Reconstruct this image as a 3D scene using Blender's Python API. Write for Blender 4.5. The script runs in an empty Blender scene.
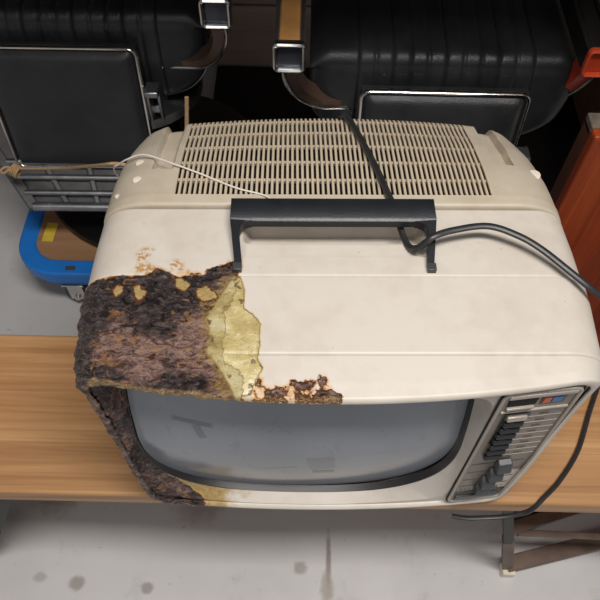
import bpy, bmesh, math, random
import numpy as np
from mathutils import Vector, Matrix, noise
random.seed(7)
S = bpy.context.scene
COL = S.collection
PI = math.pi

# ---------------------------------------------------------------- materials
def srgb(r, g, b):
    f = lambda c: (c/255/12.92) if c/255 <= .04045 else ((c/255+.055)/1.055)**2.4
    return (f(r), f(g), f(b), 1)

class NT:
    def __init__(s, name):
        s.m = bpy.data.materials.new(name); s.m.use_nodes = True
        s.t = s.m.node_tree; s.t.nodes.clear()
        s.out = s.t.nodes.new('ShaderNodeOutputMaterial')
        s.b = s.t.nodes.new('ShaderNodeBsdfPrincipled')
        s.t.links.new(s.b.outputs[0], s.out.inputs[0])
    def n(s, typ, **kw):
        n = s.t.nodes.new(typ)
        for k, v in kw.items():
            if k.startswith('i_'):
                key = k[2:]
                key = int(key) if key.isdigit() else key.replace('_', ' ')
                s.sock(n, key, v)
            else: setattr(n, k, v)
        return n
    def sock(s, n, key, v):
        if isinstance(v, bpy.types.NodeSocket): s.t.links.new(v, n.inputs[key])
        else: n.inputs[key].default_value = v
    def set(s, key, v): s.sock(s.b, key, v)
    def obj(s): return s.n('ShaderNodeTexCoord').outputs['Object']
    def mapping(s, scale, rot=(0, 0, 0)):
        m = s.n('ShaderNodeMapping'); s.sock(m, 'Vector', s.obj())
        m.inputs['Scale'].default_value = scale; m.inputs['Rotation'].default_value = rot
        return m.outputs[0]
    def noise(s, scale, detail=4, rough=.5, vec=None, dist=0):
        n = s.n('ShaderNodeTexNoise')
        s.sock(n, 'Vector', vec if vec is not None else s.obj())
        n.inputs['Scale'].default_value = scale; n.inputs['Detail'].default_value = detail
        n.inputs['Roughness'].default_value = rough; n.inputs['Distortion'].default_value = dist
        return n.outputs['Fac']
    def math(s, op, a, b=0.0, c=0.0, clamp=False):
        n = s.n('ShaderNodeMath', operation=op, use_clamp=clamp)
        s.sock(n, 0, a); s.sock(n, 1, b); s.sock(n, 2, c)
        return n.outputs[0]
    def ramp(s, fac, stops, interp='LINEAR'):
        n = s.n('ShaderNodeValToRGB'); s.sock(n, 'Fac', fac)
        n.color_ramp.interpolation = interp
        e = n.color_ramp.elements
        while len(e) > 1: e.remove(e[-1])
        e[0].position, e[0].color = stops[0][0], stops[0][1]
        for p, c in stops[1:]:
            x = e.new(p); x.color = c
        return n.outputs[0]
    def mix(s, fac, a, b, blend='MIX'):
        n = s.n('ShaderNodeMix', data_type='RGBA', blend_type=blend)
        s.sock(n, 0, fac); s.sock(n, 6, a); s.sock(n, 7, b)
        return n.outputs[2]
    def mrange(s, v, a, b, c=0., d=1., smooth=True):
        n = s.n('ShaderNodeMapRange', interpolation_type='SMOOTHSTEP' if smooth else 'LINEAR')
        s.sock(n, 0, v); s.sock(n, 1, a); s.sock(n, 2, b); s.sock(n, 3, c); s.sock(n, 4, d)
        return n.outputs[0]
    def attr(s, name):
        return s.n('ShaderNodeAttribute', attribute_name=name).outputs['Fac']
    def bump(s, h, strength=.3, dist=.002):
        n = s.n('ShaderNodeBump'); s.sock(n, 'Height', h)
        n.inputs['Strength'].default_value = strength; n.inputs['Distance'].default_value = dist
        s.t.links.new(n.outputs[0], s.b.inputs['Normal'])

def plain(name, col, rough=.5, metal=0., var=.12, scale=40, bump=0., spec=.5):
    m = NT(name)
    nz = m.noise(scale, 4)
    lo = tuple(c*(1-var) for c in col[:3])+(1,); hi = tuple(min(1, c*(1+var)) for c in col[:3])+(1,)
    m.set('Base Color', m.ramp(nz, [(.3, lo), (.7, hi)]))
    m.set('Roughness', rough); m.set('Metallic', metal); m.set('Specular IOR Level', spec)
    if bump: m.bump(m.noise(scale*6, 3), bump, .001)
    return m.m

def mat_plastic(name, burnable, base):
    m = NT(name)
    n1 = m.noise(9, 4, .6); n2 = m.noise(60, 5, .6)
    lo = (base[0]*.87, base[1]*.84, base[2]*.79, 1)
    c = m.ramp(m.math('ADD', m.math('MULTIPLY', n1, .7), m.math('MULTIPLY', n2, .3)), [(.32, lo), (.56, base)])
    speck = m.mrange(m.noise(150, 2), .74, .80)
    c = m.mix(m.math('MULTIPLY', speck, .45), c, srgb(150, 120, 90))
    rough = .42
    if burnable:
        w1 = m.noise(55, 5, .65); w2 = m.noise(230, 4, .6)
        warp = m.math('ADD', m.math('MULTIPLY', m.math('SUBTRACT', w1, .5), .022), m.math('MULTIPLY', m.math('SUBTRACT', w2, .5), .006))
        b = m.math('ADD', m.attr('burn'), warp)
        f0 = m.noise(33, 3)
        sc = m.math('ADD', m.attr('scorch'), m.math('MULTIPLY', m.math('SUBTRACT', w1, .5), 1.1))
        c = m.mix(m.math('MULTIPLY', m.mrange(sc, .25, .75), m.mrange(m.attr('scorch'), 0, .2)), c, m.mix(w2, srgb(112, 84, 46), srgb(206, 178, 118)))
        # scorched tan rim, then char
        c = m.mix(m.math('MULTIPLY', m.mrange(b, -.006, -.0015), m.mrange(f0, .42, .6)), c, srgb(208, 172, 122))
        c = m.mix(m.mrange(b, -.0022, -.0006), c, srgb(150, 92, 48))
        vec = m.mapping((1, 1.9, 1.6))
        f1 = m.noise(82, 9, .74, vec, .9); f2 = m.noise(24, 5, .6)
        f3 = m.noise(190, 6, .7, vec, 1.2)
        dark = m.ramp(f1, [(.34, srgb(18, 15, 16)), (.46, srgb(50, 42, 42)), (.54, srgb(84, 73, 72)), (.64, srgb(116, 102, 98)), (.74, srgb(156, 130, 110))])
        warmc = m.ramp(f1, [(.33, srgb(38, 25, 21)), (.42, srgb(100, 73, 65)), (.50, srgb(152, 120, 110)), (.58, srgb(184, 150, 136)), (.66, srgb(206, 168, 138)), (.78, srgb(212, 176, 130))])
        warm_zone = m.attr('warm')
        ch = m.mix(m.mrange(m.math('ADD', warm_zone, m.math('MULTIPLY', m.math('SUBTRACT', f2, .5), 2.2)), .3, .8), dark, warmc)
        pits = m.mrange(f3, .43, .33)
        ch = m.mix(pits, ch, srgb(16, 11, 9))
        ch = m.mix(m.math('MULTIPLY', m.mrange(f3, .60, .68), .55), ch, srgb(196, 176, 162))  # pale flecks painted in as glints on the glossy char
        f4 = m.noise(42, 3, .5, m.mapping((1, 1.6, 1)), 1.5)
        tan = m.mrange(m.math('ADD', f4, m.math('MULTIPLY', warm_zone, .07)), .63, .68)
        ch = m.mix(m.math('MULTIPLY', tan, .55), ch, m.ramp(f3, [(.4, srgb(150, 92, 46)), (.6, srgb(208, 160, 104))]))
        lipm = m.mrange(m.math('ADD', m.attr('liptan'), m.math('MULTIPLY', m.math('SUBTRACT', w1, .5), 1.6)), .45, .85)
        ch = m.mix(m.math('MULTIPLY', lipm, .8), ch, m.ramp(f3, [(.36, srgb(98, 66, 40)), (.52, srgb(184, 146, 100)), (.66, srgb(218, 192, 150))]))
        nm = m.mrange(m.math('ADD', m.attr('melt'), m.math('MULTIPLY', m.math('SUBTRACT', f4, .5), .05)), -.014, -.002)
        ch = m.mix(m.math('MULTIPLY', nm, m.mrange(f3, .38, .5)), ch, m.ramp(f1, [(.38, srgb(120, 84, 52)), (.52, srgb(186, 152, 100)), (.65, srgb(206, 184, 132))]))
        charf = m.mrange(b, -.0006, .0008)
        c = m.mix(charf, c, ch)
        bare = m.math('ADD', m.attr('bare'), m.math('MULTIPLY', warp, .55))
        c = m.mix(m.mrange(bare, -.0022, -.0008), c, srgb(120, 70, 30))
        c = m.mix(m.mrange(bare, -.0004, .0008), c, m.ramp(f3, [(.35, srgb(196, 150, 84)), (.6, srgb(226, 200, 140))]))
        rust = m.math('ADD', m.attr('rust'), m.math('MULTIPLY', warp, .5))
        c = m.mix(m.math('MULTIPLY', m.mrange(rust, -.006, .001), m.mrange(w2, .42, .55)), c, srgb(182, 136, 78))
        melt = m.math('ADD', m.attr('melt'), m.math('MULTIPLY', warp, .3))
        c = m.mix(m.mrange(melt, -.002, -.0006), c, srgb(186, 160, 104))
        mc = m.ramp(f2, [(.3, srgb(160, 132, 82)), (.45, srgb(188, 170, 116)), (.55, srgb(204, 188, 138)), (.7, srgb(220, 211, 182))])
        mc = m.mix(m.mrange(f3, .45, .3), mc, srgb(140, 108, 58))
        holes = m.mrange(m.math('ADD', m.noise(70, 4, .6), m.math('MULTIPLY', m.math('SUBTRACT', .006, m.attr('melt')), 9)), .61, .68)
        mc = m.mix(m.math('MULTIPLY', holes, .85), mc, srgb(88, 62, 38))
        mf = m.mrange(melt, -.0008, .0006)
        c = m.mix(mf, c, mc)
        r = m.math('ADD', .42, m.math('MULTIPLY', charf, m.math('MULTIPLY', m.math('SUBTRACT', f3, .74), 1.2)))
        m.set('Roughness', m.math('SUBTRACT', r, m.math('MULTIPLY', mf, .14)))
        h = m.math('MULTIPLY', m.math('MULTIPLY', charf, m.math('SUBTRACT', 1.0, m.math('MULTIPLY', mf, .6))), m.math('ADD', f1, m.math('MULTIPLY', f3, .6)))
        h = m.math('ADD', h, m.math('MULTIPLY', mf, m.math('MULTIPLY', w1, .5)))
        m.bump(h, 1., .006)
    else:
        m.set('Roughness', rough)
        m.bump(m.noise(420, 2), .08, .0006)
    m.set('Base Color', c)
    return m.m

def mat_wood(name, dark, mid, light, axis='x', rough=.45, sc=1.0):
    m = NT(name)
    s = {'x': (1.2, 34, 34), 'z': (34, 34, 1.2)}[axis]
    v = m.mapping(tuple(k*sc for k in s))
    n = m.noise(1.6, 8, .62, v, .7)
    v2 = m.mapping(tuple(k*sc*.25 for k in s)); n2 = m.noise(1.4, 4, .5, v2, .4)
    f = m.math('ADD', m.math('MULTIPLY', n, .6), m.math('MULTIPLY', n2, .4))
    c = m.ramp(f, [(.33, dark), (.5, mid), (.64, light)])
    kn = m.mrange(m.noise(14, 3), .70, .78)
    c = m.mix(m.math('MULTIPLY', kn, .35), c, dark)
    v3 = m.mapping(tuple(k*(.5 if k < 5 else 4.5) for k in s)); fine = m.noise(1.5, 3, .6, v3, .2)
    c = m.mix(m.math('MULTIPLY', m.mrange(fine, .52, .66), .35), c, dark)
    m.set('Base Color', c); m.set('Roughness', rough); m.bump(f, .12, .0012)
    return m.m

def mat_floor():
    m = NT('painted_concrete')
    n1 = m.noise(2.2, 6, .6); n2 = m.noise(14, 6, .65); n3 = m.noise(55, 4, .6)
    c = m.ramp(n1, [(.3, srgb(194, 191, 189)), (.7, srgb(212, 209, 207))])
    c = m.mix(m.math('MULTIPLY', m.mrange(n2, .55, .75), .3), c, srgb(150, 145, 140))
    c = m.mix(m.math('MULTIPLY', m.mrange(n3, .66, .74), .55), c, srgb(128, 122, 116))
    P = m.obj()
    sx = m.n('ShaderNodeSeparateXYZ'); m.sock(sx, 0, P)
    def spot(cx, cy, rx, ry, col, amt, soft=.35):
        nonlocal c
        dx = m.math('DIVIDE', m.math('SUBTRACT', sx.outputs[0], cx), rx)
        dy = m.math('DIVIDE', m.math('SUBTRACT', sx.outputs[1], cy), ry)
        d = m.math('SQRT', m.math('ADD', m.math('MULTIPLY', dx, dx), m.math('MULTIPLY', dy, dy)))
        d = m.math('ADD', d, m.math('MULTIPLY', m.math('SUBTRACT', n3, .5), 1.1))
        c = m.mix(m.math('MULTIPLY', m.mrange(d, 1+soft, 1-soft), amt), c, col)
    g = srgb(140, 132, 124)
    spot(.012, .283, .013, .012, g, .7); spot(-.4254, .2456, .015, .013, g, .7); spot(-.287, .2394, .012, .011, g, .7)
    spot(-.50, .255, .012, .01, g, .45)
    spot(.069, .30, .005, .045, srgb(120, 108, 98), .8, .6); spot(.066, .245, .012, .03, srgb(150, 138, 124), .7, .5)
    spot(-.50, .42, .045, .04, srgb(120, 92, 82), .5, .6); spot(-.20, .41, .045, .04, srgb(120, 92, 82), .5, .6)
    m.set('Base Color', c); m.set('Roughness', m.mrange(n2, .3, .7, .38, .6)); m.bump(n3, .06, .001)
    return m.m

def mat_leather():
    m = NT('black_leather')
    v = m.n('ShaderNodeTexVoronoi'); m.sock(v, 'Vector', m.obj()); v.inputs['Scale'].default_value = 420
    n = m.noise(9, 5, .6)
    m.set('Base Color', m.ramp(n, [(.3, (.017, .018, .0195, 1)), (.7, (.032, .0335, .0365, 1))]))
    m.set('Roughness', m.mrange(n, .3, .7, .32, .46)); m.set('Specular IOR Level', .45)
    m.bump(m.math('ADD', v.outputs['Distance'], m.math('MULTIPLY', m.noise(35, 4), 3)), .22, .0014)
    return m.m

def mat_screen():
    m = NT('picture_tube_glass')
    vec = m.mapping((1, 1, 1)); n = m.noise(14, 5, .6); n2 = m.noise(5, 3, .5)
    c = m.ramp(n2, [(.3, srgb(136, 140, 147)), (.7, srgb(160, 164, 171))])
    dust = m.mrange(m.noise(22, 6, .6, m.mapping((1, 1, .6)), 2.0), .60, .67)
    c = m.mix(m.math('MULTIPLY', dust, .15), c, srgb(70, 68, 70))
    sx = m.n('ShaderNodeSeparateXYZ'); m.sock(sx, 0, m.obj())
    # wiped marks in the dust
    for (cx, cz, rx, rz, rot, amt) in [(-.012, .150, .015, .022, .1, .30), (-.008, .117, .014, .007, 0, .7), (-.065, .135, .022, .003, .25, .3),
                                  (-.165, .238, .024, .004, -.15, .4), (-.158, .222, .005, .012, .3, .35)]:
        ca, sa = math.cos(rot), math.sin(rot)
        x0 = m.math('SUBTRACT', sx.outputs[0], cx); z0 = m.math('SUBTRACT', sx.outputs[2], cz)
        u = m.math('ADD', m.math('MULTIPLY', x0, ca), m.math('MULTIPLY', z0, sa))
        w = m.math('SUBTRACT', m.math('MULTIPLY', z0, ca), m.math('MULTIPLY', x0, sa))
        d = m.math('MAXIMUM', m.math('ABSOLUTE', m.math('DIVIDE', u, rx)), m.math('ABSOLUTE', m.math('DIVIDE', w, rz)))
        d = m.math('ADD', d, m.math('MULTIPLY', m.math('SUBTRACT', n, .5), .9))
        c = m.mix(m.math('MULTIPLY', m.mrange(d, 1.15, .9), amt), c, srgb(52, 50, 54))
    m.set('Base Color', c); m.set('Roughness', .16); m.set('Specular IOR Level', .5)
    return m.m

M = {}
BEIGE = srgb(212, 203, 192); BEIGE_B = srgb(198, 186, 167)
M['plastic'] = mat_plastic('beige_cabinet_plastic', True, BEIGE)
M['backplastic'] = mat_plastic('tan_back_plastic', False, BEIGE_B)
M['slat'] = plain('tan_grille_plastic', srgb(200, 184, 160), .5, 0, .06)
M['panelgrey'] = plain('grey_brown_panel', srgb(138, 128, 118), .38, .25, .06)
M['panelrim'] = plain('silver_panel_rim', srgb(178, 168, 156), .35, .3, .05)
M['black'] = plain('black_plastic', srgb(34, 35, 37), .35, 0, .2, 60, .08)
M['handle'] = plain('black_handle_plastic', srgb(27, 30, 35), .36, 0, .2, 50, .15)
M['void'] = plain('dark_inside', srgb(16, 14, 12), .8)
M['knob'] = plain('dark_grey_knob', srgb(66, 68, 70), .3, 0, .1)
M['mask'] = plain('screen_surround', srgb(38, 36, 36), .35)
M['screen'] = mat_screen()
M['labelline'] = plain('pale_label_line', srgb(164, 154, 142), .5)
M['red'] = plain('badge_red', srgb(214, 96, 52), .4); M['blue'] = plain('badge_blue', srgb(48, 120, 178), .4)
M['white'] = plain('white_plug', srgb(226, 214, 194), .4)
M['mark'] = plain('printed_mark', srgb(88, 76, 66), .5)
M['bench'] = mat_wood('pine_board', srgb(146, 102, 64), srgb(180, 134, 88), srgb(200, 156, 108), 'x')
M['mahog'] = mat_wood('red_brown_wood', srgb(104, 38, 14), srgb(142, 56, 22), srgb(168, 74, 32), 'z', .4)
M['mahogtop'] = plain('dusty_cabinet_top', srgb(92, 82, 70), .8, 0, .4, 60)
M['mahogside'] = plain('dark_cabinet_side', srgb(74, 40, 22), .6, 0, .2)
M['wall'] = mat_wood('dark_brown_boards', srgb(150, 126, 114), srgb(172, 147, 133), srgb(186, 162, 146), 'x', .7, .6)
M['floor'] = mat_floor()
M['leather'] = mat_leather()
M['chrome'] = plain('worn_chrome', srgb(214, 210, 204), .18, 1., .12, 30, .05)
M['alu'] = plain('cast_aluminium', srgb(176, 176, 178), .34, 1., .2, 30, .15)
M['iron'] = plain('dark_cast_iron', srgb(78, 78, 78), .5, .2, .25, 30, .2)
M['blackmetal'] = plain('black_enamel', srgb(16, 16, 17), .25, 0, .2)
M['armbrown'] = plain('brown_arm_panel', srgb(108, 84, 70), .35, .3, .25, 18)
M['armreflect'] = plain('amber_reflection_arm_top', srgb(186, 134, 78), .35, .3, .25, 18)  # amber paints the warm reflection seen on a chrome arm top
M['capgrey'] = plain('grey_arm_cap', srgb(104, 110, 122), .3, .8, .2, 30)
M['armred'] = plain('orange_red_arm', srgb(202, 72, 38), .4, 0, .2, 18)
M['bluesteel'] = plain('blue_painted_steel', srgb(32, 116, 200), .36, 0, .08, 20)
M['ply'] = mat_wood('brown_plywood', srgb(126, 92, 62), srgb(150, 112, 80), srgb(166, 128, 92), 'x', .6, .6)
M['tape'] = plain('yellow_tape', srgb(212, 180, 62), .5)
M['cable'] = plain('black_cable_rubber', srgb(44, 44, 45), .38, 0, .2, 80)
M['string'] = plain('white_string', srgb(232, 224, 212), .8, 0, .06, 200, .3)
M['twine'] = plain('tan_twine', srgb(188, 152, 112), .85, 0, .2, 200, .5)
M['legsteel'] = plain('brown_leg_steel', srgb(104, 84, 72), .5, .2, .25, 25, .1)
M['legdark'] = plain('dark_leg_steel', srgb(30, 28, 27), .5, .2, .25)
M['pale'] = plain('pale_board', srgb(190, 176, 156), .6)
M['carton'] = plain('brown_carton', srgb(112, 82, 54), .8)
M['shadeboards'] = plain('dark_shade_boards', srgb(40, 34, 30), .9)

# ---------------------------------------------------------------- mesh helpers
def finish(o, m, smooth=True, bevel=0, angle=40, seg=2):
    o.data.materials.append(m if not isinstance(m, str) else M[m])
    if smooth:
        o.data.polygons.foreach_set('use_smooth', [True]*len(o.data.polygons))
    if bevel:
        b = o.modifiers.new('bev', 'BEVEL'); b.width = bevel; b.segments = seg; b.limit_method = 'ANGLE'; b.angle_limit = math.radians(35)
        b.harden_normals = False
    if smooth:
        bm = bmesh.new(); bm.from_mesh(o.data)
        for e in bm.edges:
            if len(e.link_faces) == 2 and e.calc_face_angle(0) > math.radians(angle): e.smooth = False
        bm.to_mesh(o.data); bm.free()
    return o

class MB:
    def __init__(s): s.v = []; s.f = []
    def add(s, verts, faces):
        k = len(s.v); s.v += [tuple(p) for p in verts]; s.f += [tuple(i+k for i in f) for f in faces]; return s
    def box(s, c, d, rot=None):
        R = rot or Matrix.Identity(3)
        vs = [Vector(c)+R@Vector((sx*d[0]/2, sy*d[1]/2, sz*d[2]/2)) for sx in (-1, 1) for sy in (-1, 1) for sz in (-1, 1)]
        return s.add(vs, [(0, 1, 3, 2), (4, 6, 7, 5), (0, 4, 5, 1), (2, 3, 7, 6), (0, 2, 6, 4), (1, 5, 7, 3)])
    def bar(s, a, b, w, h, up=(0, 0, 1)):
        a = Vector(a); b = Vector(b); d = (b-a).normalized(); u = Vector(up)
        x = d.cross(u).normalized(); u = x.cross(d)
        vs = [p+x*sx*w/2+u*su*h/2 for p in (a, b) for sx, su in ((-1, -1), (1, -1), (1, 1), (-1, 1))]
        return s.add(vs, [(0, 1, 2, 3), (7, 6, 5, 4), (0, 4, 5, 1), (1, 5, 6, 2), (2, 6, 7, 3), (3, 7, 4, 0)])
    def tube(s, pts, r, seg=10, closed=False, flat=1.0, up=(0, 0, 1)):
        P = [Vector(p) for p in pts]; n = len(P); rings = []
        N = None
        for i, p in enumerate(P):
            if closed: t = (P[(i+1) % n]-P[i-1]).normalized()
            else: t = (P[min(i+1, n-1)]-P[max(i-1, 0)]).normalized()
            if N is None:
                N = t.cross(Vector(up))
                if N.length < 1e-3: N = t.cross(Vector((1, 0, 0)))
                N.normalize()
            N = (N-t*N.dot(t)).normalized(); B = t.cross(N)
            rr = r[i] if isinstance(r, (list, tuple)) else r
            rings.append([p+(N*math.cos(a)+B*math.sin(a)*flat)*rr for a in [2*PI*k/seg for k in range(seg)]])
        vs = [v for R in rings for v in R]; fs = []
        for i in range(n if closed else n-1):
            j = (i+1) % n
            for k in range(seg):
                l = (k+1) % seg
                fs.append((i*seg+k, i*seg+l, j*seg+l, j*seg+k))
        if not closed:
            fs.append(tuple(range(seg-1, -1, -1))); fs.append(tuple((n-1)*seg+k for k in range(seg)))
        return s.add(vs, fs)
    def lathe(s, prof, c, seg=48, axis='z'):
        n = len(prof); vs = []; fs = []
        for i in range(seg):
            a = 2*PI*i/seg
            for r, h in prof:
                if axis == 'z': vs.append((c[0]+r*math.cos(a), c[1]+r*math.sin(a), c[2]+h))
                else: vs.append((c[0]+r*math.cos(a), c[1]+h, c[2]+r*math.sin(a)))
        for i in range(seg):
            j = (i+1) % seg
            for k in range(n-1): fs.append((i*n+k, j*n+k, j*n+k+1, i*n+k+1))
        return s.add(vs, fs)
    def prism(s, poly, ext):
        n = len(poly); e = Vector(ext); vs = [Vector(p) for p in poly]; vs = vs+[v+e for v in vs]
        fs = [tuple(range(n-1, -1, -1)), tuple(range(n, 2*n))]+[(i, (i+1) % n, n+(i+1) % n, n+i) for i in range(n)]
        return s.add(vs, fs)
    def build(s, name, m, root=None, smooth=True, bevel=0, angle=40, local=False, seg=2, fixn=True):
        me = bpy.data.meshes.new(name)
        off = Vector((0, 0, 0)) if (root is None or local) else world_loc(root)
        me.from_pydata([tuple(Vector(v)-off) for v in s.v], [], s.f); me.update()
        if fixn:
            bm = bmesh.new(); bm.from_mesh(me); bmesh.ops.recalc_face_normals(bm, faces=bm.faces); bm.to_mesh(me); bm.free()
        o = bpy.data.objects.new(name, me); COL.objects.link(o)
        if root is not None: o.parent = root
        return finish(o, m, smooth, bevel, angle, seg)

def world_loc(o):
    v = Vector((0, 0, 0))
    while o is not None: v += o.location; o = o.parent
    return v

def empty(name, loc, label, cat, group=None, rz=0):
    o = bpy.data.objects.new(name, None); COL.objects.link(o); o.location = loc; o.rotation_euler.z = rz
    o.empty_display_size = .05
    return tag(o, label, cat, group)
def tag(o, label, cat, group=None, kind=None):
    o['label'] = label; o['category'] = cat
    if group: o['group'] = group
    if kind: o['kind'] = kind
    return o
def struct(o, label=None, cat=None):
    o['kind'] = 'structure'
    if label: o['label'] = label
    if cat: o['category'] = cat
    return o
def spline(pts, n=12):
    P = [Vector(p) for p in pts]; out = []
    for i in range(len(P)-1):
        p0, p1, p2, p3 = P[max(i-1, 0)], P[i], P[i+1], P[min(i+2, len(P)-1)]
        for k in range(n):
            t = k/n
            out.append(.5*((2*p1)+(p2-p0)*t+(2*p0-5*p1+4*p2-p3)*t*t+(3*p1-p0-3*p2+p3)*t**3))
    out.append(P[-1]); return out
def sm(a, b, x):
    t = min(1, max(0, (x-a)/(b-a))); return t*t*(3-2*t)
def rrect(cx, cz, hx, hz, r, n=6):
    out = []
    for sx, sz, a0 in ((1, 1, 0), (-1, 1, 90), (-1, -1, 180), (1, -1, 270)):
        for k in range(n+1):
            a = math.radians(a0+90*k/n)
            out.append((cx+sx*(hx-r)+r*math.cos(a), cz+sz*(hz-r)+r*math.sin(a)))
    return out

# ---------------------------------------------------------------- setting
fl = MB().box((0, 1, -.05), (7, 7, .1)).build('floor', 'floor', smooth=False)
struct(fl, 'light grey painted concrete floor with a few stains', 'floor')
w = MB()
for i in range(12): w.box((0, 1.83, .11+i*.215), (7, .06, .209))
w.box((0, 1.85, 1.3), (7, .06, 2.6))
struct(w.build('wall_back', 'wall', smooth=False, bevel=.004), 'dark brown horizontal board wall behind the chairs', 'wall')
struct(MB().box((0, 1.245, 1.52), (5, 1.25, .05)).build('shade_boards', 'shadeboards', smooth=False), 'added unseen dark boards above the chairs that shade the seats', 'shade_blocker')  # added out of view to throw shadow on the seats and back area

# ---------------------------------------------------------------- bench
BX0, BX1, BY0, BY1, BZ = -1.05, .98, .2865, .5475, .455
bench = empty('bench', (0, .417, 0), 'low pine plank bench on splayed steel legs under the burnt television', 'bench')
MB().box(((BX0+BX1)/2, (BY0+BY1)/2, BZ-.02), (BX1-BX0, BY1-BY0, .04)).build('bench_top', 'bench', bench, bevel=.005, seg=3)
lf = MB()
lf.bar((.376, .300, .20), (.423, .292, .012), .020, .018, (0, 1, 0))
lf.bar((.418, .293, .022), (.80, .388, .022), .03, .024)
lf.bar((.376, .315, .20), (.74, .428, .20), .022, .022)
lf.bar((.395, .312, .195), (.72, .305, .195), .010, .010)
lf.bar((.80, .388, .012), (.70, .405, .415), .026, .02, (0, 1, 0))
g1 = lf.build('leg_frame', 'legsteel', bench, smooth=False, bevel=.0015)
MB().bar((.318, .305, .415), (.377, .300, .196), .016, .018, (0, 1, 0)).build('upper_post', 'legdark', bench, smooth=False, bevel=.0015)
MB().prism([(.384, .326, .196), (.735, .434, .196), (.735, .525, .196), (.384, .525, .196)], (0, 0, .008)).build('dark_plate', 'legdark', bench, smooth=False)  # flat dark plate behind the upper leg bar
MB().box((.4235, .287, .012), (.026, .026, .024)).build('foot_cap', 'white', bench, smooth=False, bevel=.003)
lg = MB()
lg.bar((-.448, .31, .415), (-.63, .30, 0), .05, .03, (0, 1, 0))
lg.bar((-.448, .50, .415), (-.63, .51, 0), .05, .03, (0, 1, 0))
lg.bar((-.62, .30, .05), (-.62, .51, .05), .03, .03)
lg.build('leg_frame', 'legdark', bench, smooth=False, bevel=.002)

# ---------------------------------------------------------------- television
CX = .040
TV = empty('television', (CX, .45, BZ), 'beige portable television with a burnt melted corner, standing on the pine bench', 'television')
YS, YL, YM = .518, .3235, .420
def yf(x, z=.5): return .268+(.014+.0115*sm(.50, .72, z))*((x-.038)/.262)**2+.006*sm(.62, .80, z)
def interp(x, pts):
    for (a, b), (c, d) in zip(pts, pts[1:]):
        if x <= c: 
            t = max(0, (x-a)/(c-a)); return b+(d-b)*t
    return pts[-1][1]
def aw(y): return interp(y, [(.26, .2645), (.30, .2705), (.34, .276), (.40, .280), (.47, .279), (.52, .276)])
def section(a, ab, F, zt, rz, zb, rb, nt, nc, ns, nb, xs=None):
    out = []
    xs = xs or [(-1+2*i/nt)*F for i in range(nt+1)]
    for x in xs: out.append((CX+x, zt))
    for k in range(1, nc+1):
        t = PI/2*k/nc; out.append((CX+F+(a-F)*math.sin(t), zt-rz*(1-math.cos(t))))
    for k in range(1, ns+1):
        t = k/ns; out.append((CX+a+(ab-a)*t, zt-rz+(zb+rb-zt+rz)*t))
    for k in range(1, 5):
        t = PI/2*k/4; out.append((CX+ab-rb+rb*math.cos(t), zb+rb-rb*math.sin(t)))
    for k in range(1, nb):
        out.append((CX+(ab-rb)*(1-2*k/nb), zb))
    for k in range(4, 0, -1):
        t = PI/2*k/4; out.append((CX-(ab-rb+rb*math.cos(t)), zb+rb-rb*math.sin(t)))
    for k in range(ns, 0, -1):
        t = k/ns; out.append((CX-(a+(ab-a)*t), zt-rz+(zb+rb-zt+rz)*t))
    for k in range(nc, 0, -1):
        t = PI/2*k/nc; out.append((CX-(F+(a-F)*math.sin(t)), zt-rz*(1-math.cos(t))))
    return out
def front_section(y, ins):
    a = aw(y)-ins; zt = interp(y, [(.26, .8205), (.29, .8235), (.322, .8255), (.42, .8265), (.51, .824)])-ins
    rz = interp(y, [(.27, .022), (.34, .034), (.5, .042)])
    return section(a, a-.020, .232, zt, rz, .466+ins, .018, 200, 22, 110, 40)
stations = []   # (kind, t, inset)
stations += [('A', .12, .0085), ('A', .02, .0078), ('A', 0, .0060), ('A', 0, .0042), ('A', .018, .0018), ('A', .045, .0005), ('A', .08, 0)]
stations += [('A', t, 0) for t in np.linspace(.11, .97, 24)]
stations += [('A', .982, 0), ('A', .991, .0012), ('A', 1., .0018), ('B', .004, .0008), ('B', .012, -.0004)]
stations += [('B', t, -.0006) for t in np.linspace(.04, .975, 46)]
stations += [('B', .988, -.0004), ('B', .994, .0014), ('C', .0, .0016), ('C', .006, .0010), ('C', .012, .0006)]
stations += [('C', t, .0006) for t in np.linspace(.035, .96, 46)]
stations += [('C', .972, .0008), ('C', .982, .0022), ('C', .983, .012), ('C', 1, .012)]
verts = []; NL = None
for kind, t, ins in stations:
    y0 = {'A': yf(CX)+(YL-yf(CX))*t, 'B': YL+(YM-YL)*t, 'C': YM+(YS-YM)*t}[kind]
    L = front_section(y0, ins); NL = len(L)
    for i, (x, z) in enumerate(L):
        y = yf(x, z)+(YL-yf(x, z))*t if kind == 'A' else y0
        if kind == 'A' and x < -.05 and t > .975 and z > .79:      # the lip joint is burnt shut on the left
            pass
        if kind == 'C' and z > .80:                            # shallow tray for the carry handle
            mk = sm(-.068, -.060, x)*sm(.143, .135, x)*sm(.4455, .4475, y)*sm(.5045, .4995, y)
            z -= .007*mk+.024*sm(.470, .478, y)*sm(.5035, .4995, y)*sm(-.066, -.058, x)*sm(.141, .133, x)
        verts.append((x, y, z))
faces = []
for s in range(len(stations)-1):
    for i in range(NL):
        j = (i+1) % NL
        faces.append((s*NL+i, s*NL+j, (s+1)*NL+j, (s+1)*NL+i))

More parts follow.
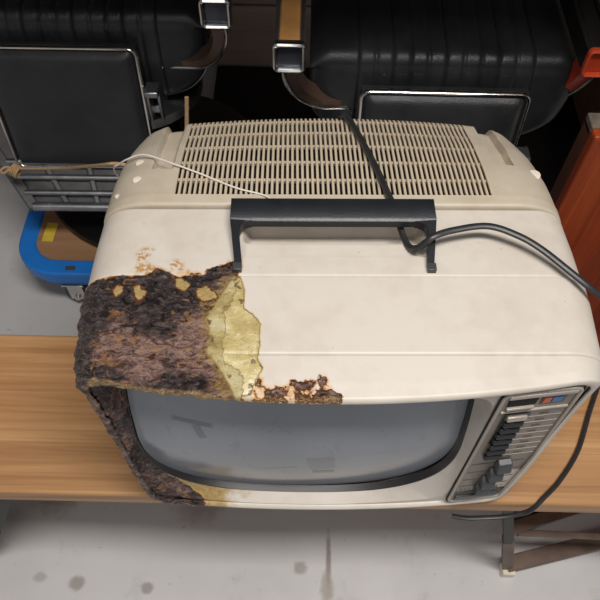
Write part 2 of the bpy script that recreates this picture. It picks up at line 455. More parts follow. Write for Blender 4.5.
def polysdf(P, poly):
    poly = np.array(poly); n = len(poly)
    d = np.full(len(P), 1e9); inside = np.zeros(len(P), bool)
    for i in range(n):
        a = poly[i]; b = poly[(i+1) % n]; e = b-a; w = P-a
        t = np.clip((w@e)/(e@e), 0, 1); d = np.minimum(d, np.linalg.norm(w-t[:, None]*e, axis=1))
        c1 = (a[1] > P[:, 1]) != (b[1] > P[:, 1])
        with np.errstate(divide='ignore', invalid='ignore'):
            xi = a[0]+(P[:, 1]-a[1])*(b[0]-a[0])/(b[1]-a[1])
        inside ^= c1 & (P[:, 0] < xi)
    return np.where(inside, d, -d)
POLY = dict(
 burn=[(-.30,.20),(-.30,.404),(-.212,.4165),(-.185,.4185),(-.165,.420),(-.157,.431),(-.146,.426),(-.132,.417),(-.118,.421),(-.103,.419),(-.097,.43),(-.082,.437),(-.069,.443),(-.067,.419),(-.071,.411),(-.070,.398),(-.074,.386),(-.080,.371),(-.078,.349),(-.082,.332),(-.078,.317),(-.062,.308),(-.060,.295),(-.057,.285),(-.057,.268),(-.10,.20)],
 melt=[(-.075,.411),(-.066,.418),(-.061,.402),(-.061,.377),(-.051,.37),(-.043,.359),(-.043,.333),(-.045,.32),(-.039,.309),(-.046,.298),(-.05,.281),(-.064,.279),(-.073,.295),(-.084,.313),(-.094,.326),(-.091,.344),(-.097,.364),(-.09,.384)],
 lip=[(-.05,.27),(-.051,.292),(-.042,.298),(-.035,.290),(-.023,.289),(-.008,.299),(.002,.294),(.014,.298),(.017,.306),(.023,.303),(.027,.29),(.042,.283),(.036,.27)],
 bare1=[(-.2,.4),(-.196,.406),(-.189,.404),(-.19,.396),(-.196,.393)],
 bare2=[(-.18,.406),(-.173,.407),(-.168,.399),(-.164,.397),(-.168,.39),(-.173,.385),(-.176,.395)],
 bare3=[(-.136,.414),(-.128,.416),(-.119,.406),(-.125,.399),(-.133,.405)],
 bare4=[(-.111,.401),(-.102,.407),(-.091,.396),(-.087,.39),(-.102,.386),(-.111,.389)],
 rust1=[(-.179,.451),(-.174,.457),(-.168,.455),(-.170,.446),(-.176,.441)],
 rust2=[(-.178,.431),(-.166,.435),(-.157,.430),(-.166,.425),(-.178,.426)],
 rust3=[(-.143,.437),(-.134,.438),(-.131,.430),(-.139,.431)])
def fields(V):
    V = np.array(V); P = V[:, :2].copy(); z = V[:, 2]
    top = np.maximum(polysdf(P, POLY['burn']), np.minimum(polysdf(P, POLY['lip'])-.0036, -.0006))
    side = np.maximum(.405-np.clip(.8-z, 0, 1)*.45-P[:, 1], .318-P[:, 1])
    burn = np.where((P[:, 0] < -.195) & (z < .80), np.minimum(side, .05), top)
    low = (P[:, 0] >= -.195) & (z < .79)                        # rim and bezel below the lip
    edge = -.178+.045*np.clip((.53-z)/.05, 0, 1)
    burn = np.where(low, edge-P[:, 0], burn)
    burn = np.where((z < .5) & (P[:, 1] > .32), -.05, burn)
    melt = np.where(z > .80, polysdf(P, POLY['melt']), -.05)
    bare = np.maximum.reduce([polysdf(P, POLY[k]) for k in ('bare1', 'bare2', 'bare3', 'bare4')]); bare = np.where((z > .8) & (P[:, 1] > .33), bare, -.05)
    bare = np.where((z < .8195) & (z > .795) & (P[:, 1] < .297) & (P[:, 0] > -.19) & (P[:, 0] < -.03), .0006, bare)
    rust = np.maximum.reduce([polysdf(P, POLY[k]) for k in ('rust1', 'rust2', 'rust3')]); rust = np.where(z > .8, rust, -.05)
    warm = np.clip(1-np.abs(P[:, 1]-.335)/.055, 0, 1)*np.clip((P[:, 0]+.24)/.05, 0, 1)*.9+np.clip((P[:, 0]+.125)/.04, 0, 1)*.5
    warm = np.where(z < .79, .5, warm)
    scorch = np.where((z < .56) & (P[:, 1] < .32), np.clip(1-(P[:, 0]+.145)/.11, 0, 1), 0)
    d = P[:, 1]-(.274+.0255*((P[:, 0]-.038)/.262)**2)
    liptan = np.where(z > .79, np.clip(1-d/.009, 0, 1)*np.clip((P[:, 0]+.235)/.03, 0, 1), 0)
    return burn, melt, bare, rust, warm, scorch, liptan
def melted_mesh(name, verts, faces, root, split=True, close=True):
    """builds the plastic, roughens the burnt zone, and splits off the charred and melted areas"""
    burn, melt, bare, rust, warm, scorch, liptan = fields(verts)
    bm = bmesh.new(); bv = [bm.verts.new(v) for v in verts]
    for f in faces: bm.faces.new([bv[i] for i in f])
    bmesh.ops.recalc_face_normals(bm, faces=bm.faces); bm.normal_update()
    nrm = [v.normal.copy() for v in bv]
    for i, v in enumerate(bv):
        p = v.co.copy(); k = sm(-.002, .006, burn[i])
        q = Vector((p.x, p.y*1.8, p.z*1.4))
        if k > 0:
            h = (noise.noise(q*75)*.9+noise.noise(q*170)*.75+noise.noise(q*36)*.8)
            lim = .0024
            h = h*lim+.0004
            v.co += nrm[i]*h*k
        km = sm(-.0005, .004, melt[i])
        if km > 0: v.co += nrm[i]*km*(.0014+noise.noise(q*60)*.0010)
    me_all = {}
    groups = {'': [], 'charred_crust': [], 'melted_patch': []}
    for f in bm.faces: f.select = False
    bm.verts.index_update()
    for f in bm.faces:
        idx = [v.index for v in f.verts]
        if split and min(melt[i] for i in idx) > 0: groups['melted_patch'].append(f)
        elif split and min(burn[i] for i in idx) > .0005: groups['charred_crust'].append(f)
        else: groups[''].append(f)
    res = {}
    off = world_loc(root)
    for key, fs in groups.items():
        if not fs: continue
        used = sorted({v.index for f in fs for v in f.verts}); mp = {k: n for n, k in enumerate(used)}
        nm = name if key == '' else key
        me = bpy.data.meshes.new(nm)
        me.from_pydata([tuple(bv[k].co-off) for k in used], [], [tuple(mp[v.index] for v in f.verts) for f in fs]); me.update()
        for an, arr in (('burn', burn), ('melt', melt), ('bare', bare), ('rust', rust), ('warm', warm), ('scorch', scorch), ('liptan', liptan)):
            at = me.attributes.new(an, 'FLOAT', 'POINT'); at.data.foreach_set('value', np.array([arr[k] for k in used], dtype=np.float32))
        o = bpy.data.objects.new(nm, me); COL.objects.link(o); o.parent = root
        finish(o, 'plastic', True, angle=62); res[key] = o
    bm.free(); return res
r = melted_mesh('front_cabinet', verts, faces, TV)
cab = r['']
r['charred_crust']['label'] = 'charred blackened crust on the corner of the cabinet'
r['melted_patch']['label'] = 'yellow melted plastic beside the charred corner'

# bezel: from the rim inwards to the picture tube
SCX, SCZ, SHX, SHZ = -.001, .643, .1975, .160
def superel(t, hx, hz, n):
    c, s_ = math.cos(t), math.sin(t)
    if s_ > 0 and n == 2.9: n = 5.5
    return hx*math.copysign(abs(c)**(2/n), c), hz*math.copysign(abs(s_)**(2/n), s_)
rim = front_section(yf(CX)+.01, .0085)
rimp = np.array(rim)
def hit(t):
    d = np.array([math.cos(t), math.sin(t)]); o = np.array([SCX, SCZ]); best = None
    for i in range(len(rimp)):
        a = rimp[i]-o; b = rimp[(i+1) % len(rimp)]-o; e = b-a
        den = d[0]*e[1]-d[1]*e[0]
        if abs(den) < 1e-12: continue
        tt = (a[0]*e[1]-a[1]*e[0])/den; u = (a[0]*d[1]-a[1]*d[0])/den
        if tt > 0 and -1e-6 <= u <= 1+1e-6 and (best is None or tt > best): best = tt
    return SCX+d[0]*best, SCZ+d[1]*best
NA = 360; bv = []; bf = []
prof = [(0, .006), (.04, .009), (.10, .010)]
angs = [2*PI*k/NA for k in range(NA)]
rings = []
outer = [hit(math.atan2(superel(t, SHX, SHZ, 2.9)[1], superel(t, SHX, SHZ, 2.9)[0])) for t in angs]
mid = [(-.006+superel(t, .2085, .1655, 9)[0], .6425+superel(t, .2085, .1655, 9)[1]) for t in angs]
inn = [(SCX+superel(t, SHX, SHZ, 2.9)[0], SCZ+superel(t, SHX, SHZ, 2.9)[1]) for t in angs]
mid = [(max(min(mx, max(ox, SCX) if mx > 0 else mx), min(ox, SCX)), mz) for (mx, mz), (ox, oz) in zip(mid, outer)]
def rec(z): return .024*sm(.62, .79, z)
for t in np.linspace(0, 1, 8):
    rings.append([(o[0]+(m_[0]-o[0])*t, yf(o[0]+(m_[0]-o[0])*t, o[1]+(m_[1]-o[1])*t)+.006, o[1]+(m_[1]-o[1])*t) for o, m_ in zip(outer, mid)])
for t in np.linspace(.06, 1, 16):
    rings.append([(m_[0]+(i_[0]-m_[0])*t, yf(m_[0]+(i_[0]-m_[0])*t, m_[1]+(i_[1]-m_[1])*t)+.006+(.016+rec(m_[1]+(i_[1]-m_[1])*t))*t, m_[1]+(i_[1]-m_[1])*t) for m_, i_ in zip(mid, inn)])
bv = [p for R in rings for p in R]
for i in range(len(rings)-1):
    for k in range(NA):
        l = (k+1) % NA; bf.append((i*NA+k, i*NA+l, (i+1)*NA+l, (i+1)*NA+k))
r2 = melted_mesh('screen_bezel', bv, bf, TV)
if 'charred_crust' in r2:
    r2['charred_crust'].name = 'charred_bezel_edge'; r2['charred_crust']['label'] = 'blackened left side of the screen surround'
# dark surround and glass
def dome(name, hx, hz, n, y0, bulge, m, rings_=26, NAng=128, tilt=0):
    vs = [(SCX, y0-bulge+.006*sm(.62, .80, SCZ)+rec(SCZ), SCZ)]; fs = []
    for i in range(1, rings_+1):
        q = i/rings_
        for k in range(NAng):
            n_ = 5.5 if 0 < k < NAng/2 else n
            x, z = superel(2*PI*k/NAng, hx*q, hz*q, 2+(n_-2)*q+1e-5)
            y = y0-bulge*(1-.75*(x/hx)**2-.45*(z/hz)**2+.2*(x/hx)**2*(z/hz)**2)
            vs.append((SCX+x, y+.006*sm(.62, .80, SCZ+z)+rec(SCZ+z), SCZ+z))
    for k in range(NAng): fs.append((0, 1+k, 1+(k+1) % NAng))
    for i in range(rings_-1):
        for k in range(NAng):
            l = (k+1) % NAng; a = 1+i*NAng; b = a+NAng
            fs.append((a+k, b+k, b+l, a+l))
    mb = MB(); mb.add(vs, fs); o = mb.build(name, m, TV)
    return o
mk = MB(); vs = []
for i, (q, y) in enumerate(((1.0, .015), (.995, .0125), (.989, .013), (.972, .022))):
    for t in angs:
        x, z = superel(t, SHX*q+.002, SHZ*q+.002, 2.9); vs.append((SCX+x, yf(SCX+x, SCZ+z)+.008+rec(SCZ+z)+y, SCZ+z))
mk.add(vs, [(i*NA+k, i*NA+(k+1) % NA, (i+1)*NA+(k+1) % NA, (i+1)*NA+k) for i in range(3) for k in range(NA)])
mk.build('screen_surround', 'mask', TV)
dome('screen', SHX*.990, SHZ*.990, 2.9, .314, .028, 'screen')

# control panel
PC = Vector((.2480, 0, .6455)); PW, PH = .0425, .1615
slope = 2*.020*((PC.x-.038)/.262)/.262
PC.y = yf(PC.x, .50)+.0045
PT = yf(PC.x, .80)-yf(PC.x, .50)
PX = Vector((1, slope, 0)).normalized(); PN = Vector((PX.y, -PX.x, 0)); PZ = Vector((0, 0, 1))
def pp(u, v, d=0): return PC+PX*u+PZ*v+PN*(d-PT*(v+PH)/(2*PH))
panel = None
pm = MB(); pl = rrect(0, 0, PW-.003, PH-.003, .008)
pm.prism([pp(u, v, .0005) for u, v in pl], -PN*.006)
panel = pm.build('control_panel', 'panelgrey', TV, smooth=False, bevel=.0008)
fr = MB(); fr.tube([pp(u, v, .0012) for u, v in rrect(0, 0, PW-.0015, PH-.0015, .010, 8)], .0021, 8, True, 1.0, up=tuple(PN))
fr.build('panel_rim', 'panelrim', panel)
gv = MB(); gv.tube([pp(u, v, .0002) for u, v in rrect(0, 0, PW+.0015, PH+.0015, .011, 8)], .0012, 6, True, 1.0, up=tuple(PN))
gv.build('panel_gap', 'void', panel)
def pbox(mb, u, v, d, w, h, t):
    R = Matrix((PX, -PN, PZ)).transposed()
    mb.box(pp(u, v, d), (w, t, h), R)
x = MB(); pbox(x, 0.0, PH-.007, .0022, 2*PW-.012, .007, .004); x.build('panel_rim', 'panelrim', panel, bevel=.0015)
x = MB(); pbox(x, -.018, .140, .001, .030, .016, .002); x.build('display_window', 'void', panel, smooth=False)
x = MB(); pbox(x, -.0185, .1285, .0025, .030, .0045, .004); x.build('window_bar', 'panelrim', panel, bevel=.001)
x = MB(); pbox(x, .0155, .138, .0007, .026, .020, .0012); bd = x.build('colour_badge', 'mark', panel, smooth=False)
x = MB(); pbox(x, .0085, .138, .0015, .008, .012, .001); x.build('badge_square', 'red', bd, smooth=False)
x = MB(); pbox(x, .0195, .138, .0015, .011, .012, .001); x.build('badge_square', 'blue', bd, smooth=False)
x = MB(); pbox(x, 0, .1195, .0015, .074, .003, .003); x.build('panel_trim', 'panelrim', panel, bevel=.0008)
# channel buttons in a slot
x = MB(); pbox(x, -.0165, .0535, .0008, .027, .124, .001); x.build('button_slot', 'black', panel, smooth=False)
for i in range(8):
    v = .108-i*.0153
    b = MB()
    b.prism([pp(-.028, v+.0035, .001), pp(-.028, v+.0045, .006), pp(-.028, v-.002, .008), pp(-.028, v-.0055, .003), pp(-.028, v-.0055, .001)], PX*.022)
    b.build('channel_button', 'panelrim' if i == 0 else 'black', panel, bevel=.001)
for i in range(8):
    x = MB(); v = .103-i*.0153
    pbox(x, .017, v-.004, .0008, .040, .0009, .0006); x.build('label_line', 'labelline', panel, smooth=False)
    x = MB()
    for q in range(3): pbox(x, .012+q*.0035, v+.0015, .0008, .0026, .0026, .0005)
    x.build('printed_mark', 'mark', panel, smooth=False)
for i, (u, v) in enumerate(((.004, -.030), (.000, -.056), (-.004, -.082), (-.006, -.106))):
    x = MB(); pbox(x, -.002, v, .0006, .066, .0028, .0006); x.build('slider_slot', 'mark', panel, smooth=False)
    k = MB()
    k.prism([pp(u-.009, v+.0115, .001), pp(u-.009, v+.009, .010), pp(u-.009, v-.006, .015), pp(u-.009, v-.0105, .009), pp(u-.009, v-.0095, .001)], PX*.018)
    k.build('slider_knob', 'knob', panel, bevel=.0015)
x = MB(); pbox(x, -.002, -.1305, .001, .068, .005, .001); x.build('slider_slot', 'black', panel, smooth=False)
x = MB(); pbox(x, -.004, -.1455, .002, .060, .012, .004); x.build('bottom_flap', 'knob', panel, bevel=.001)
x = MB()
for q in range(11): pbox(x, -.030+q*.0055, -.119, .0008, .0012, .005, .0004)
x.build('printed_scale', 'mark', panel, smooth=False)

# back cover
BXS = [-.205, -.203]+list(np.linspace(-.1995, -.188, 4))
GX0, GX1, GY0, GY1 = -.149-CX, .227-CX, .5365, .730
xs = sorted(set([-.212+i*.0021 for i in range(int((GX0+.212)/.0021)+1)]+[GX0]+list(np.linspace(GX0, GX1, 61))+list(np.linspace(GX1, .212, 13))))
prof_b = [(.5098, .012), (.5110, .012), (.5112, .0028), (.5125, .0006), (.5145, -.0006)]+[(y, -.0006) for y in np.linspace(.518, .5285, 5)]+[(y, 0) for y in np.linspace(.532, .700, 52)]
prof_b += [(.7055, .0016), (.711, .0045), (.7165, .0095), (.7205, .0165), (.7225, .025), (.7235, .036), (.7240, .05)]
prof_b = [(y+.008, i_) for y, i_ in prof_b]
def zb_top(y): return interp(y-.008, [(.51, .8255), (.53, .8245), (.58, .8165), (.64, .803), (.70, .7835), (.74, .770)])
def crown(x, y): return .013*min(1.3, ((x-CX)/.205)**2)*sm(.55, .725, y)
def ab_w(y): return interp(y, [(.51, .2765), (.54, .2765), (.58, .2765), (.62, .2755), (.65, .2735), (.675, .270), (.695, .265), (.71, .259), (.73, .247)])
bvs = []; ys = []
for y, ins in prof_b:
    a = ab_w(y-.008)-ins; rz = interp(y-.008, [(.51, .044), (.60, .046), (.72, .046)])
    L = section(a, a-.020, .212, zb_top(y)-ins, rz, .468+ins, .02, 0, 70, 40, 40, xs); nb = len(L)
    for (x, z) in L:
        u = x
        if z > .70:
            tl = sm(-.1825, -.1800, x)*sm(-.1565, -.1590, x)*sm(.586, .589, y)
            tr = sm(.2415, .2440, x)*sm(.2680, .2655, x)*sm(.600, .603, y)
            z -= .012*max(tl, tr)+crown(x, y)*min(1, (z-.70)/.06)
        bvs.append((x, y, z))
    ys.append(y)
bfs = []
nx = len(xs)
for s in range(len(prof_b)-1):
    for i in range(nb):
        j = (i+1) % nb
        if i < nx-1 and xs[i] >= GX0-1e-6 and xs[i+1] <= GX1+1e-6 and ys[s] >= GY0-1e-6 and ys[s+1] <= .7306: continue
        bfs.append((s*nb+i, s*nb+j, (s+1)*nb+j, (s+1)*nb+i))
bfs.append(tuple((len(prof_b)-1)*nb+k for k in range(nb)))
mb = MB(); mb.add(bvs, bfs); back = mb.build('back_cover', 'backplastic', TV, angle=50)
# slatted vent
gp = [(y, zb_top(y)-ins) for y, ins in prof_b if y >= GY0-1e-6 and y <= .7306]
gp = [(GY0-.002, gp[0][1])]+gp
gr = MB(); NS = 62
def gtop(y): return interp(y, gp)
for i in range(NS+1):
    xc = CX+GX0+(GX1-GX0)*(i)/NS
    vs = []; w2 = .00165
    for y, z in gp:
        z -= crown(xc, y)
        vs += [(xc-w2, y, z-.0005), (xc-w2*.7, y, z+.0003), (xc+w2*.7, y, z+.0003), (xc+w2, y, z-.0005), (xc+w2*.8, y-.001, z-.0045), (xc-w2*.8, y-.001, z-.0045)]
    fs = []
    for s in range(len(gp)-1):
        for k in range(6): fs.append((s*6+k, s*6+(k+1) % 6, (s+1)*6+(k+1) % 6, (s+1)*6+k))
    fs += [tuple(range(5, -1, -1)), tuple((len(gp)-1)*6+k for k in range(6))]
    gr.add(vs, fs)
for y in (.568, .604, .640, .675, .708):
    z = gtop(y)-.0058
    vs = []
    for k in range(21):
        x_ = CX+GX0+(GX1-GX0)*k/20; zz = z-crown(x_, y)
        vs += [(x_, y-.0021, zz-.002), (x_, y+.0021, zz-.002), (x_, y+.0021, zz+.002), (x_, y-.0021, zz+.002)]
    gr.add(vs, [(4*k+a, 4*k+(a+1) % 4, 4*k+4+(a+1) % 4, 4*k+4+a) for k in range(20) for a in range(4)]+[(0, 1, 2, 3), (83, 82, 81, 80)])
gr.build('vent_grille', 'slat', back, smooth=False)
lin = MB(); vs = []
for y, z in gp: vs += [(CX+GX0-.004, y-.012, z-.040), (CX+GX1+.004, y-.012, z-.040)]
lin.add(vs, [(2*i, 2*i+1, 2*i+3, 2*i+2) for i in range(len(gp)-1)])
lin.build('vent_liner', 'void', back)
for (sx_, sy_) in ((-.2002, .6056), (-.1955, .5677), (.2925, .5905), (-.219, .548)):
    # seat the plug on the cover surface
    best = min(bvs, key=lambda p: (p[0]-sx_)**2+(p[1]-sy_)**2-(p[2] > .7)*1)
    rr = .0062 if sx_ > -.21 and sx_ < 0 else (.0085 if sx_ > 0 else .004)
    q = MB().lathe([(0, .0012), (rr*.6, .0010), (rr*.92, .0002), (rr, -.004)], best, 20)
    q.build('screw_plug', 'white', back)
for fx in (-.17, .24):
    for fy in (.315, .50):
        MB().lathe([(0, 0), (.012, 0), (.014, .012), (0, .012)], (fx, fy, BZ), 20).build('rubber_foot', 'black', TV)
TV.rotation_euler.z = math.radians(1.4)

# carry handle
hd = MB()
hx0, hx1 = -.0790, .1515; zt = .8425
def bar_prof(x): return [(x, .517, zt-.016), (x, .517, zt-.002), (x, .515, zt), (x, .488, zt), (x, .4835, zt-.003), (x, .4835, zt-.012), (x, .488, zt-.016)]
hd.prism(bar_prof(hx0), (hx1-hx0, 0, 0))
def leg_poly(xo, xi, sgn):
    # plan outline of an arm with a rounded inner corner
    pts = [(xo, .486), (xo+sgn*.0070, .430), (xi+sgn*.0045, .430), (xi, .470)]
    for k in range(6):
        a = PI/2*k/5; pts.append((xi+sgn*(.014-.014*math.cos(a)), .470+.014*math.sin(a)))
    return pts
for xo, xi, sgn in ((hx0, hx0+.0105, 1), (hx1, hx1-.0105, -1)):
    pl = leg_poly(xo, xi, sgn)
    n = len(pl); top = []; bot = []
    for (x_, y_) in pl:
        t = sm(.480, .430, y_)
        top.append((x_, y_, zt-.001-.0105*t)); bot.append((x_, y_, zt-.014-.0025*t))
    fs = [tuple(range(n)), tuple(range(2*n-1, n-1, -1))]+[(i, (i+1) % n, n+(i+1) % n, n+i) for i in range(n)]
    hd.add(top+bot, fs)
handle = hd.build('carry_handle', 'handle', TV, bevel=.0012)
for xc, zz in ((hx0+.0098, .829), (hx1-.0098, .829)):
    MB().box((xc, .4285, zz), (.0098, .010, .007)).build('handle_end', 'knob', handle, bevel=.001)

# ---------------------------------------------------------------- barber chairs
GROUPC = 'black barber chairs behind the television'
def make_chair(label):
    root = empty('barber_chair', (0, 0, 0), label, 'chair', GROUPC)
    ZT = .50                                   # seat height above the pedestal foot; front edge at y = 0
    HW = .245
    # seat -----------------------------------------------------------------
    xs_ = np.linspace(-HW, HW, 197)
    def zbot(x):
        r = .115; e = HW-abs(x)
        return ZT-.205+(r-math.sqrt(max(0, r*r-(r-e)**2)) if e < r else 0)*.95
    def rib(x):
        if abs(x) > .158: return 0
        ph = ((x+.158)/.0316) % 1
        return -.0045*(abs(2*ph-1)**6)
    path = []
    vs = []; 
    NP = 46
    for x in xs_:
        e = HW-abs(x); zb_ = zbot(x)
        pts = []
        for k in range(22):
            t = k/21; z = zb_+(ZT-.028-zb_)*t
            d = min(e, (z-zb_)*1.2+.0)
            yo = .026*(1-math.sqrt(max(0, 1-(1-min(1, d/.045))**2)))
            pts.append((x, yo-.014*math.sin(PI*t)-rib(x)*-1*-1 if False else yo-.012*math.sin(PI*min(1, t*.9))-rib(x), z))
        for k in range(1, 9):
            a = PI/2*k/8
            pts.append((x, .028-.028*math.cos(a)-rib(x)*math.cos(a)+.0, ZT-.028+.028*math.sin(a)+rib(x)*math.sin(a)-.02*(1-min(1, e/.04))**2*math.sin(a)))
        for k in range(1, 17):
            t = k/16
            pts.append((x, .028+.43*t, ZT+rib(x)+.010*math.sin(PI*t)-.02*(1-min(1, e/.04))**2))
        NPt = len(pts); vs += pts
    fs = []
    for i in range(len(xs_)-1):
        for k in range(NPt-1): fs.append((i*NPt+k, i*NPt+k+1, (i+1)*NPt+k+1, (i+1)*NPt+k))
    # side skirt and underside
    m_ = MB(); m_.add(vs, fs)
    base_i = len(m_.v); bnd = [vs[i*NPt] for i in range(len(xs_))]
    m_.add([(p[0], .458, p[2]) for p in bnd], [])
    m_.f += [(i*NPt, (i+1)*NPt, base_i+i+1, base_i+i) for i in range(len(xs_)-1)]
    for c0 in (0, len(xs_)-1):
        col = [c0*NPt+k for k in range(NPt)]
        m_.f.append(tuple(col+[base_i+c0]))
    seat = m_.build('seat', 'leather', root, local=True, angle=60)
    MB().tube([(p[0]*1.003, p[1]-.001, p[2]-.001) for p in bnd], .0032, 8).build('piping', 'alu', seat, local=True)
    # backrest -------------------------------------------------------------
    b = MB(); vs = []; xb = np.linspace(-.23, .23, 93)
    for x in xb:
        e = .23-abs(x); rb_ = -.0 if abs(x) > .158 else -.006*(abs(2*(((x+.158)/.0316) % 1)-1)**5)
        for k in range(30):
            t = k/29; z = ZT+.03+.60*t; bul = .03*(1-(1-min(1, e/.06))**2)*(1-(1-min(1, min(t, 1-t)/.12))**2)
            vs.append((x, .47+.14*t-bul-rb_, z))
    fs = [(i*30+k, i*30+k+1, (i+1)*30+k+1, (i+1)*30+k) for i in range(92) for k in range(29)]
    b.add(vs, fs); k0 = len(b.v)
    b.add([(p[0], p[1]+.05+.03*0, p[2]) for p in vs], fs)
    def strip(idx):
        for p, q in zip(idx, idx[1:]): b.f.append((p, q, k0+q, k0+p))
    strip([k for k in range(30)]); strip([92*30+k for k in range(30)]); strip([i*30 for i in range(93)]); strip([i*30+29 for i in range(93)])
    b.build('backrest', 'leather', root, local=True, angle=60)
    # calf pad ---------------------------------------------------------------
    T = Vector((0, -.034, ZT-.045)); B = Vector((0, -.070, ZT-.325)); U = (B-T).normalized(); Nn = Vector((0, -1, 0)); Nn = (Nn-U*Nn.dot(U)).normalized(); H = (B-T).length
    pw = .151
    def q(u, v, d): return Vector((u, 0, 0))+T+U*v+Nn*d
    g = MB(); vs = []; nu, nv = 40, 36
    for i in range(nu+1):
        for k in range(nv+1):
            u = (-1+2*i/nu)*(pw-.006); v = .006+(H-.012)*k/nv
            e = min(pw-.006-abs(u), v-.006, H-.006-v)
            vs.append(q(u, v, .003+.020*math.sqrt(max(0, 1-(1-min(1, e/.06))**2))))
    g.add(vs, [(i*(nv+1)+k, i*(nv+1)+k+1, (i+1)*(nv+1)+k+1, (i+1)*(nv+1)+k) for i in range(nu) for k in range(nv)])
    g.prism([q(-pw, 0, -.014), q(pw, 0, -.014), q(pw, H, -.014), q(-pw, H, -.014)], Nn*.016)
    pad = g.build('calf_pad', 'leather', root, local=True)
    lp = [q(a, c_, .004) for a, c_ in [(x_, z_+H/2) for x_, z_ in rrect(0, 0, pw, H/2, .016, 6)]]
    MB().tube(lp, .0048, 10, True, 1.3, up=tuple(Nn)).build('pad_frame', 'chrome', pad, local=True)
    # foot plate -------------------------------------------------------------
    A = Vector((0, -.068, ZT-.318)); Bq = Vector((0, -.152, ZT-.372)); fp = MB()
    def pt(u, t): return A+(Bq-A)*t+Vector((u*(.178-.062*t), 0, 0))
    for s_ in (-1, 1):
        fp.bar(pt(s_*1.06, -.42), pt(s_*1.0, 1.03), .022, .018)
    fp.bar(pt(-1, 1), pt(1, 1), .012, .012); fp.bar(pt(-1, 0), pt(1, 0), .012, .010)
    fp.prism([pt(-1, 0)+Vector((0, 0, -.012)), pt(1, 0)+Vector((0, 0, -.012)), pt(1, 1)+Vector((0, 0, -.012)), pt(-1, 1)+Vector((0, 0, -.012))], (0, 0, .006))
    for u in (-.55, 0, .5):
        fp.bar(pt(u, 0), pt(u+.22, 1), .012, .008)
    plate = fp.build('foot_plate', 'iron', root, local=True, bevel=.003)
    for t_, r_ in ((.05, .007), (.38, .0065), (.72, .0065), (1.02, .010)):
        cc = MB(); cc.tube([pt(-1.0, t_)+Vector((0, 0, .006)), pt(-.5, t_)+Vector((0, 0, .007)), pt(0, t_)+Vector((0, 0, .007)), pt(.5, t_)+Vector((0, 0, .007)), pt(1.0, t_)+Vector((0, 0, .006))], r_, 10)
        cc.build('foot_bar', 'alu', plate, local=True)
    # hinges beside the pad ----------------------------------------------------
    for s_ in (-1, 1):
        h_ = MB(); xx = s_*(pw+.020)
        h_.box((xx, -.055, ZT-.128), (.028, .035, .014)); h_.box((xx-.011, -.046, ZT-.165), (.007, .03, .08)); h_.box((xx+.011, -.046, ZT-.165), (.007, .03, .08))
        h_.bar((xx, -.04, ZT-.19), (xx, .06, ZT-.215), .022, .018)
        h_.build('pad_hinge', 'alu', root, local=True, bevel=.003)
    # armrests ---------------------------------------------------------------
    for s_ in (-1, 1):
        ax, az = s_*.279, ZT+.25-.15+.0
        az = ZT+.10
        a_ = MB(); a_.box((ax, .135, az+.004), (.034, .52, .03)); arm = a_.build('armrest', 'armreflect', root, local=True, bevel=.006)
        for dx in (-.020, .020):
            MB().box((ax+dx, .135, az), (.008, .53, .040)).build('arm_rail', 'alu', arm, local=True, bevel=.002)
        c_ = MB(); c_.box((ax, -.128, az), (.040, .012, .044)); c_.build('arm_cap', 'capgrey', arm, local=True, bevel=.004)
        lp = [(ax+u, -.136, az+v) for u, v in rrect(0, 0, .0225, .0235, .006, 5)]
        MB().tube(lp, .0038, 8, True, 1.8, up=(0, 1, 0)).build('arm_cap_rim', 'chrome', arm, local=True)
        prof2 = spline([(s_*.288, -.124, az-.026), (s_*.289, -.105, az-.06), (s_*.282, -.085, az-.10), (s_*.262, -.055, az-.152), (s_*.228, -.03, az-.19), (s_*.18, -.01, az-.207), (s_*.10, 0, az-.215)], 6)
        vs = []; n2 = len(prof2)
        for i, p in enumerate(prof2):
            t = (prof2[min(i+1, n2-1)]-prof2[max(i-1, 0)]); t.y = 0; t.normalize(); nn = Vector((-t.z, 0, t.x))*(1 if s_ > 0 else -1)
            nn = nn*(-1 if nn.x*s_ > 0 and abs(nn.x) > .3 else 1) if i < n2//2 else (nn if nn.z > 0 else -nn)
            th = .026*(1-.55*i/(n2-1))
            for y_ in (p.y, p.y+.04):
                vs += [Vector((p.x, y_, p.z)), Vector((p.x, y_, p.z))+nn*th]
        fs = []
        for i in range(n2-1):
            a0, b0 = i*4, (i+1)*4
            fs += [(a0, a0+1, b0+1, b0), (a0+2, b0+2, b0+3, a0+3), (a0, b0, b0+2, a0+2), (a0+1, a0+3, b0+3, b0+1)]
        fs += [(0, 2, 3, 1), ((n2-1)*4, (n2-1)*4+1, (n2-1)*4+3, (n2-1)*4+2)]
        sp = MB(); sp.add(vs, fs); side = sp.build('arm_panel', 'armbrown', arm, local=True, angle=50)
        MB().tube([tuple(p+Vector((0, -.002, 0))) for p in prof2], .0034, 8).build('arm_trim', 'chrome', arm, local=True)
    # pedestal -----------------------------------------------------------------
    MB().lathe([(0, 0), (.268, 0), (.275, .006), (.273, .018), (.255, .026), (.18, .040), (.10, .055), (.075, .07), (.07, .20), (.0, .20)], (0, .105, 0), 64).build('pedestal_base', 'blackmetal', root, local=True, angle=50)
    MB().lathe([(0, .04), (.05, .04), (.05, .25), (.14, .262), (.14, .285), (0, .285)], (0, .105, 0), 40).build('pump_column', 'alu', root, local=True, angle=40)
    return root
chL = make_chair('barber chair at left on the blue dolly, black leather with chrome brown arm')
def copy_tree(o, parent=None):
    c = o.copy(); COL.objects.link(c)
    if parent is not None: c.parent = parent
    for ch in list(o.children): copy_tree(ch, c)
    return c
chR = copy_tree(chL)
chR['label'] = 'barber chair at right with an orange-red right arm, black ribbed leather seat'
LZ = .1515
